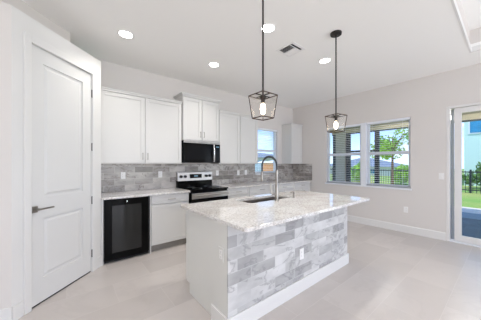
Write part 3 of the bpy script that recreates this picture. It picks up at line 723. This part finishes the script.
# ================================================================ OUTDOORS
PX = 8.75
struct('lawn', MB().box(W+.14, 90, -60, 80, -.16, -.10), M['grass'], 'green and yellow grass beyond the patio')
struct('lawn_back', MB().box(-30, W+.14, D+.14, 80, -.16, -.10), M['grass'], 'grass behind the kitchen wall')
struct('patio_floor', MB().box(W+.14, 8.0, -3.5, 5.0, -.12, -.02), M['patio_floor'], 'dark slate grey patio floor')
struct('patio_edge', MB().box(8.0, 9.0, -3.5, 7.0, -.12, -.035), M['deck'], 'blue grey paving strip outside the patio')
struct('path', MB().box(9.0, 10.3, -6, 12, -.14, -.06), M['curb'], 'beige concrete path')
struct('patio_ceiling', MB().box(W+.15, PX, -3.5, 5.0, 2.66, 2.80), M['patio_ceiling'], 'tan ceiling of the covered patio')
r = thing('patio_beam', 'tan header beam of the covered patio with a dark lower edge', 'beam', (8.215, .45, 2.48))
obj('beam', MB().box(8.15, 8.28, -3.5, 4.4, 2.515, 2.66), M['patio_ceiling'], r)
obj('channel', MB().box(8.16, 8.27, -3.5, 4.4, 2.48, 2.515), M['alu'], r, label='dark aluminium channel')
tag(obj('stucco_column', MB().box(8.1, 8.35, 3.86, 4.22, -.02, 2.66), M['stucco'], None, bevel=.006), 'tan stucco column of the patio seen through the left window half', 'column')
def post(y0, y1, lb): return tag(obj('patio_post', MB().box(8.17, 8.26, y0, y1, -.02, 2.48), M['alu'], None, bevel=.004), lb, 'post', 'dark patio screen posts')
post(4.225, 4.37, 'dark patio post left of the stucco column'); post(3.71, 3.855, 'dark patio post right of the stucco column'); post(2.76, 2.89, 'dark patio post seen through the right window half')
tag(obj('screen_rail', MB().box(8.18, 8.25, 2.89, 3.71, 1.79, 1.86), M['alu']), 'dark horizontal rail between two patio posts', 'rail')
r = thing('patio_ceiling_light', 'bright light on the patio ceiling seen over the sliding door', 'ceiling light', (7.3, .48, 2.66))
obj('lens', MB().lathe([(.10, -.02), (.11, -.001)], (0, 0, 0), 24), M['canglow'], r, local=True)
lamp('POINT', 'patio_light_beam', (7.3, .48, 2.5), (0, 0, 0), 20, shadow_soft_size=.1); lamp('POINT', 'patio_light_beam', (7.3, 2.2, 2.5), (0, 0, 0), 20, shadow_soft_size=.1)
r = dup(r, (7.3, 2.2, 2.66), 'bright light on the patio ceiling seen through the large window')
# fence
r = thing('metal_fence', 'black metal picket fence across the lawn', 'fence', (15.8, 5, -.1))
t = MB(); t.box(15.78, 15.82, -6, 14, .02, .07); t.box(15.78, 15.82, -6, 14, .93, .98)
obj('rail', t, M['alu'], r)
t = MB(); y = -6
while y < 14: t.box(15.79, 15.81, y, y+.02, -.1, 1.02); y += .13
o = obj('pickets', t, M['alu'], r)
y = -6.0
while y < 14: obj('fence_post', MB().box(15.76, 15.84, y, y+.07, -.1, 1.08), M['alu'], r); y += 2.4
# trees and shrubs
def crown(mb, c, rad, n, size, rnd):
    for i in range(n):
        while True:
            p = Vector((rnd.uniform(-1, 1), rnd.uniform(-1, 1), rnd.uniform(-1, 1)))
            if p.length < 1: break
        p = Vector((p.x*rad[0], p.y*rad[1], p.z*rad[2]))+Vector(c)
        u = Vector((rnd.gauss(0, 1), rnd.gauss(0, 1), rnd.gauss(0, .6))).normalized(); w = u.orthogonal().normalized()
        w.rotate(Matrix.Rotation(rnd.uniform(0, 6.28), 3, u)); s_ = size*rnd.uniform(.6, 1.3)
        v = [mb.bm.verts.new(p+q) for q in (-u*s_, w*s_*.42, u*s_, -w*s_*.42)]
        mb.bm.faces.new(v)
def tree(name, x, y, h, rad, zc, n, size, mat, label, seed, clumps=6, spread=1.0, cat='tree'):
    rnd = random.Random(seed); r = thing(name, label, cat, (x, y, -.1), 0, 'trees and shrubs outside' if name != 'tree' else 'trees outside')
    if name == 'tree':
        t = MB(); t.tube([(x, y, -.1), (x+.03, y+.02, zc*.5), (x, y, zc+rad*.3)], [.07, .05, .02], 8)
        for k in range(6):
            a = k*1.05; t.tube([(x, y, zc*.75+k*.08), (x+math.cos(a)*rad*.6, y+math.sin(a)*rad*.6, zc+.1+k*.09)], [.025, .008], 6)
        obj('trunk', t, M['brown'], r)
    t = MB()
    for k in range(clumps):
        a = rnd.uniform(0, 6.28); q = rnd.uniform(.2, 1)*rad*spread*.7
        crown(t, (x+math.cos(a)*q, y+math.sin(a)*q, zc+rnd.uniform(-.6, .7)*rad*.8), (rad*.5, rad*.5, rad*.42), n//clumps, size, rnd)
    obj('foliage', t, mat, r)
    return r
tree('tree', 10.9, 3.15, 3.3, .95, 2.2, 1100, .09, M['leaf'], 'young bright green tree seen through the right window half', 3)
tree('shrub', 14.9, 10.6, 1.3, .75, .5, 900, .10, M['leaf'], 'bright green shrub at the left edge of the large window', 5, cat='shrub')
tree('shrub', 18.6, .6, 1.6, 1.1, .9, 900, .14, M['shrub'], 'dark green shrub behind the fence seen through the sliding door', 8, cat='shrub')
tree('shrub', 20.0, 8.1, 1.6, 1.1, .8, 900, .14, M['leaf'], 'pale green shrub beyond the fence in front of the low house', 9, cat='shrub')
tree('shrub', 18.4, 4.4, 1.6, 1.0, .7, 900, .14, M['leaf'], 'leafy shrub behind the fence right of the young tree', 12, cat='shrub')
# houses
def house(label, x0, x1, y0, y1, hz_, rz, wallm, roofm, wins, face='-x', zb=-.1, o_=.5):
    r = thing('house', label, 'house', ((x0+x1)/2, (y0+y1)/2, zb), 0, 'neighbouring houses')
    obj('walls', MB().box(x0, x1, y0, y1, zb, hz_), wallm, r)
    m = MB()
    v = [m.bm.verts.new(p) for p in ((x0-o_, y0-o_, hz_), (x1+o_, y0-o_, hz_), (x1+o_, y1+o_, hz_), (x0-o_, y1+o_, hz_))]
    ix, iy = min((x1-x0)/2, (y1-y0)/2), 0
    if x1-x0 > y1-y0: tp = [(x0+ix, (y0+y1)/2, rz), (x1-ix, (y0+y1)/2, rz)]
    else: tp = [((x0+x1)/2, y0+ix, rz), ((x0+x1)/2, y1-ix, rz)]
    q = [m.bm.verts.new(p) for p in tp]
    m.bm.faces.new(v[::-1])
    if x1-x0 > y1-y0:
        m.bm.faces.new((v[0], v[1], q[1], q[0])); m.bm.faces.new((v[1], v[2], q[1])); m.bm.faces.new((v[2], v[3], q[0], q[1])); m.bm.faces.new((v[3], v[0], q[0]))
    else:
        m.bm.faces.new((v[0], v[1], q[0])); m.bm.faces.new((v[1], v[2], q[1], q[0])); m.bm.faces.new((v[2], v[3], q[1])); m.bm.faces.new((v[3], v[0], q[0], q[1]))
    obj('roof', m, roofm, r)
    for a, b, z0, z1 in wins:
        if face == '-x': w_ = obj('window', MB().box(x0-.05, x0+.02, a, b, z0, z1), M['vinyl'], r); obj('pane', MB().box(x0-.07, x0-.05, a+.08, b-.08, z0+.08, z1-.08), M['pane_blue'], w_)
        else: w_ = obj('window', MB().box(a, b, y0-.05, y0+.02, z0, z1), M['vinyl'], r); obj('pane', MB().box(a+.08, b-.08, y0-.07, y0-.05, z0+.08, z1-.08), M['pane_blue'], w_)
    return r
house('tall aqua house with wide blue windows seen through the sliding door', 21, 29, -9, 1.95, 6.2, 8.5, M['houseblue'], M['roofgrey'], [(-8.4, 1.75, 3.35, 5.1)])
house('low pale house with blue grey roof seen through the right window half', 30, 38, 9, 17.5, 1.0, 2.3, M['housewhite'], M['roofgrey'], [(10, 11.5, .1, .8), (13, 15, .1, .8)])
house('white house with dark roof edge seen through the kitchen window', 11, 22, 15, 23, 1.95, 2.7, M['housewhite'], M['roofgrey'], [(14.0, 15.0, 1.35, 1.75), (15.6, 16.6, 1.35, 1.75)], '-y')
house('small orange outbuilding at the bottom of the kitchen window', 9.1, 10.4, 8.2, 9.2, 1.42, 1.62, M['houseorange'], M['housewhite'], [], '-y', o_=.04)
house('small pale blue outbuilding at the lower left of the kitchen window', 11.77, 13.0, 12.0, 12.8, 1.42, 1.60, M['houseblue2'], M['housewhite'], [], '-y', o_=.04)
